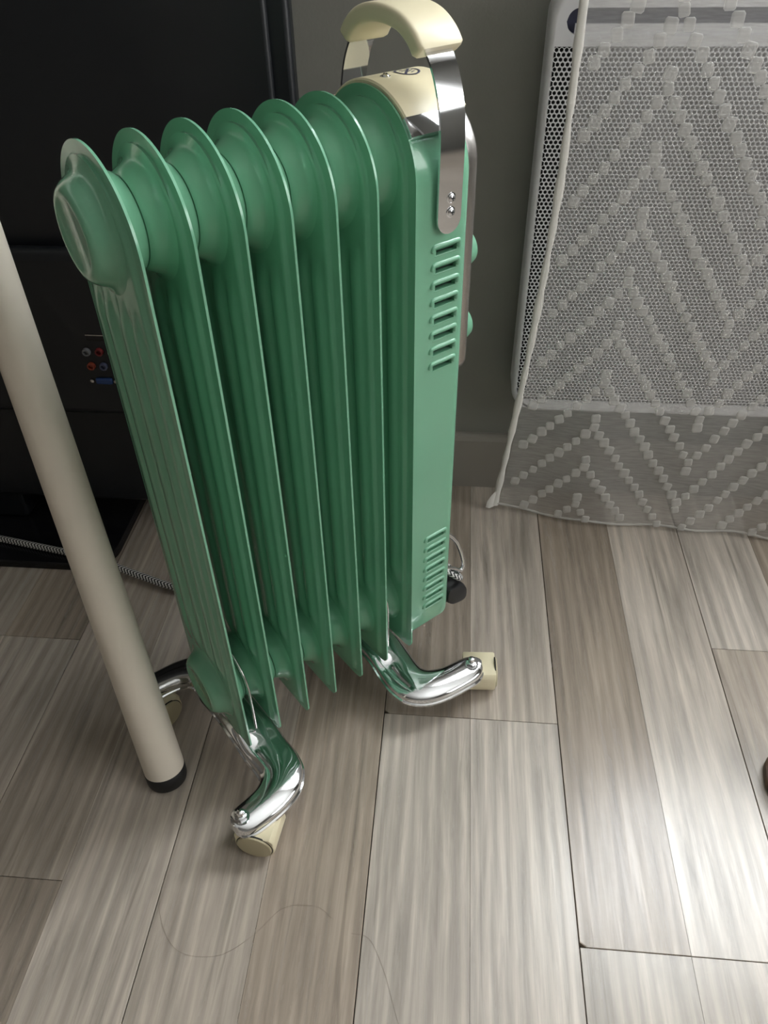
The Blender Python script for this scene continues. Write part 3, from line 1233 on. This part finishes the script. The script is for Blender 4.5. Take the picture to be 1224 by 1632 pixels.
# rolled side hem and bottom hem
rings = []
for k in range(121):
    z = 0.010 + (CZ1 - 0.010) * (k / 120) ** 1.25
    wd = 0.0045 + 0.0007 * math.sin(z * 130) + 0.0005 * math.sin(z * 41)
    c = cur(0.1175, z) - co
    rings.append([c + Vector((wd * math.cos(2 * PI * j / 10), 0.0022 * math.sin(2 * PI * j / 10), 0)) for j in range(10)])
MB().loops(rings).obj('side_hem', HEM, curtain, 60)
rings = []
for i in range(161):
    x = 0.110 + (CX1 - 0.110) * (i / 160) ** 1.4
    z = hem_z(x)
    c = cur(x, z + 0.003) - co
    hgt = 0.0018 + 0.0005 * math.sin(x * 310)
    rings.append([c + Vector((0, 0.0012 * math.cos(2 * PI * j / 8), hgt * math.sin(2 * PI * j / 8))) for j in range(8)])
MB().loops(rings).obj('bottom_hem', TUFT, curtain, 60)
# loose folded corner
m = MB()
m.loops([[(cur(0.1175, z) - co) + Vector((dx * k, dy * k, 0)) for dx, dy in ((0, 0), (-0.008, -0.006), (-0.014, -0.004), (-0.008, -0.003))] for z, k in ((0.008, 1.0), (0.02, 0.95), (0.032, 0.6), (0.040, 0.2))])
m.obj('folded_corner', HEM, curtain, 60)

# tufts
tv_, tf_ = [], []


def tuft_shape():
    m = MB()
    hx, hz = 0.0064, 0.0072
    rings = []
    for y, k in ((0.0004, 1.0), (-0.0002, 0.99), (-0.0008, 0.86), (-0.0010, 0.5)):
        c = 0.30
        ring = [(hx * k * a, y, hz * k * b) for a, b in ((1, -1 + c), (1, 1 - c), (1 - c, 1), (-1 + c, 1), (-1, 1 - c), (-1, -1 + c), (-1 + c, -1), (1 - c, -1))]
        rings.append(ring)
    return m.loops(rings, cap0=False)


tm = tuft_shape().mesh('tuft', TUFT, 60)
HALF, DROP, SPZ = 0.1330, 0.193, 0.0700
NST = 15
cands = []
for line in range(-4, 34):
    zpk = 0.040 + SPZ * line
    x = 0.2150 - HALF * 2
    k = 0
    while x < CX1 - 0.02:
        ph = ((x - 0.2150) / HALF) % 2
        f = ph if ph <= 1 else 2 - ph
        z = zpk - DROP * f
        if x > 0.127 and 0.012 < z < CZ1 - 0.03:
            cands.append((x, z))
            if f < 0.01:                          # a cluster on each peak and in each valley
                cands.append((x, z + 0.0135))
            if f > 0.99:
                cands.append((x, z - 0.0135))
        x += HALF / NST
seen = lambda p: math.hypot((p[0] - 0.27) / 1.0, (p[1] - 0.30) / 1.7)
cands.sort(key=seen)
rt = random.Random(5)
for i, (x, z) in enumerate(cands):
    rot = rt.uniform(-0.25, 0.25)
    sc = rt.uniform(0.86, 1.12)
    p = cur(x + rt.uniform(-0.001, 0.001), z + rt.uniform(-0.001, 0.001), 0.0008) - co
    if i < 300:
        o = link('tuft', tm, curtain, p)
        o.rotation_euler = (0, rot, 0)
        o.scale = (sc, 1, sc)
    else:
        n = len(tv_)
        for v in tm.vertices:
            c, s = math.cos(rot), math.sin(rot)
            tv_.append((p.x + sc * (v.co.x * c + v.co.z * s), p.y + v.co.y, p.z + sc * (-v.co.x * s + v.co.z * c)))
        for pl in tm.polygons:
            tf_.append(tuple(n + q for q in pl.vertices))
me = bpy.data.meshes.new('tufts')
me.from_pydata(tv_, [], tf_)
me.materials.append(TUFT)
me.shade_smooth()
ts = link('tufts', me, curtain)
ts['kind'] = 'stuff'
rod = MB().tube([(0.0, 0.9235, 2.165), (1.95, 0.9235, 2.165)], 0.010, 16)
for x in (0.05, 1.90):
    rod.tube([(x, 0.9235, 2.165), (x, YW, 2.165)], 0.006, 10)
tag(rod.obj('curtain_rod', STEEL, None, 40), 'steel curtain rod on the wall above the window', 'curtain rod')

# ------------------------------------------------------------------ brown slipper whose toe reaches in at the right edge
sh = thing('shoe', 'dark brown shoe whose toe just shows at the right edge of the floor', 'shoe', (0.374, 0.500, 0), math.radians(-12))


def shoe_rings(z0, z1, grow):
    rings = []
    for x, wd, h in ((0.0, 0.010, 0.30), (0.004, 0.020, 0.45), (0.014, 0.032, 0.62), (0.035, 0.042, 0.80), (0.080, 0.046, 0.95), (0.150, 0.038, 1.0), (0.215, 0.033, 1.0), (0.250, 0.028, 0.95), (0.262, 0.012, 0.6)):
        ring = []
        for j in range(16):
            a = 2 * PI * j / 16
            ring.append((x + grow * (-0.003 if x < 0.01 else 0), (wd + grow * 0.003) * math.cos(a), z0 + (z1 - z0) * (h if grow == 0 else 1.0) * (0.5 + 0.5 * math.copysign(abs(math.sin(a)) ** 0.7, math.sin(a)))))
        rings.append(ring)
    return rings


MB().loops(shoe_rings(0.008, 0.062, 0)).obj('upper', BROWN, sh, 60)
MB().loops(shoe_rings(0.0, 0.012, 1)).obj('sole', SOLE, sh, 60)
ell = [(0.190 + 0.054 * math.cos(2 * PI * j / 32), 0.024 * math.sin(2 * PI * j / 32)) for j in range(33)]
MB().tube([(x, y, 0.062) for x, y in ell], 0.0045, 8).obj('collar', BROWN, sh, 60)
MB().loops([[(x, y, z) for x, y in ell[:-1]] for z in (0.0580, 0.0632)]).obj('opening', DARK, sh)

# ------------------------------------------------------------------ two loose hairs on the planks
for lab, pts in (('long fine hair curled on the pale floor left of the front castor', [(-0.268, 0.345, 0), (-0.262, 0.305, 0), (-0.235, 0.272, 0), (-0.195, 0.270, 0), (-0.165, 0.290, 0), (-0.140, 0.318, 0), (-0.108, 0.322, 0), (-0.090, 0.312, 0)]),
                 ('short fine hair on the pale floor at the bottom of the picture', [(-0.070, 0.300, 0), (-0.052, 0.296, 0), (-0.036, 0.270, 0), (-0.026, 0.245, 0), (-0.018, 0.225, 0)])):
    h = MB().tube([p + Vector((0, 0, 0.0004)) for p in smooth_path(pts, 8)], 0.00010, 5).obj('hair', HAIRM, None, 60)
    tag(h, lab, 'hair')
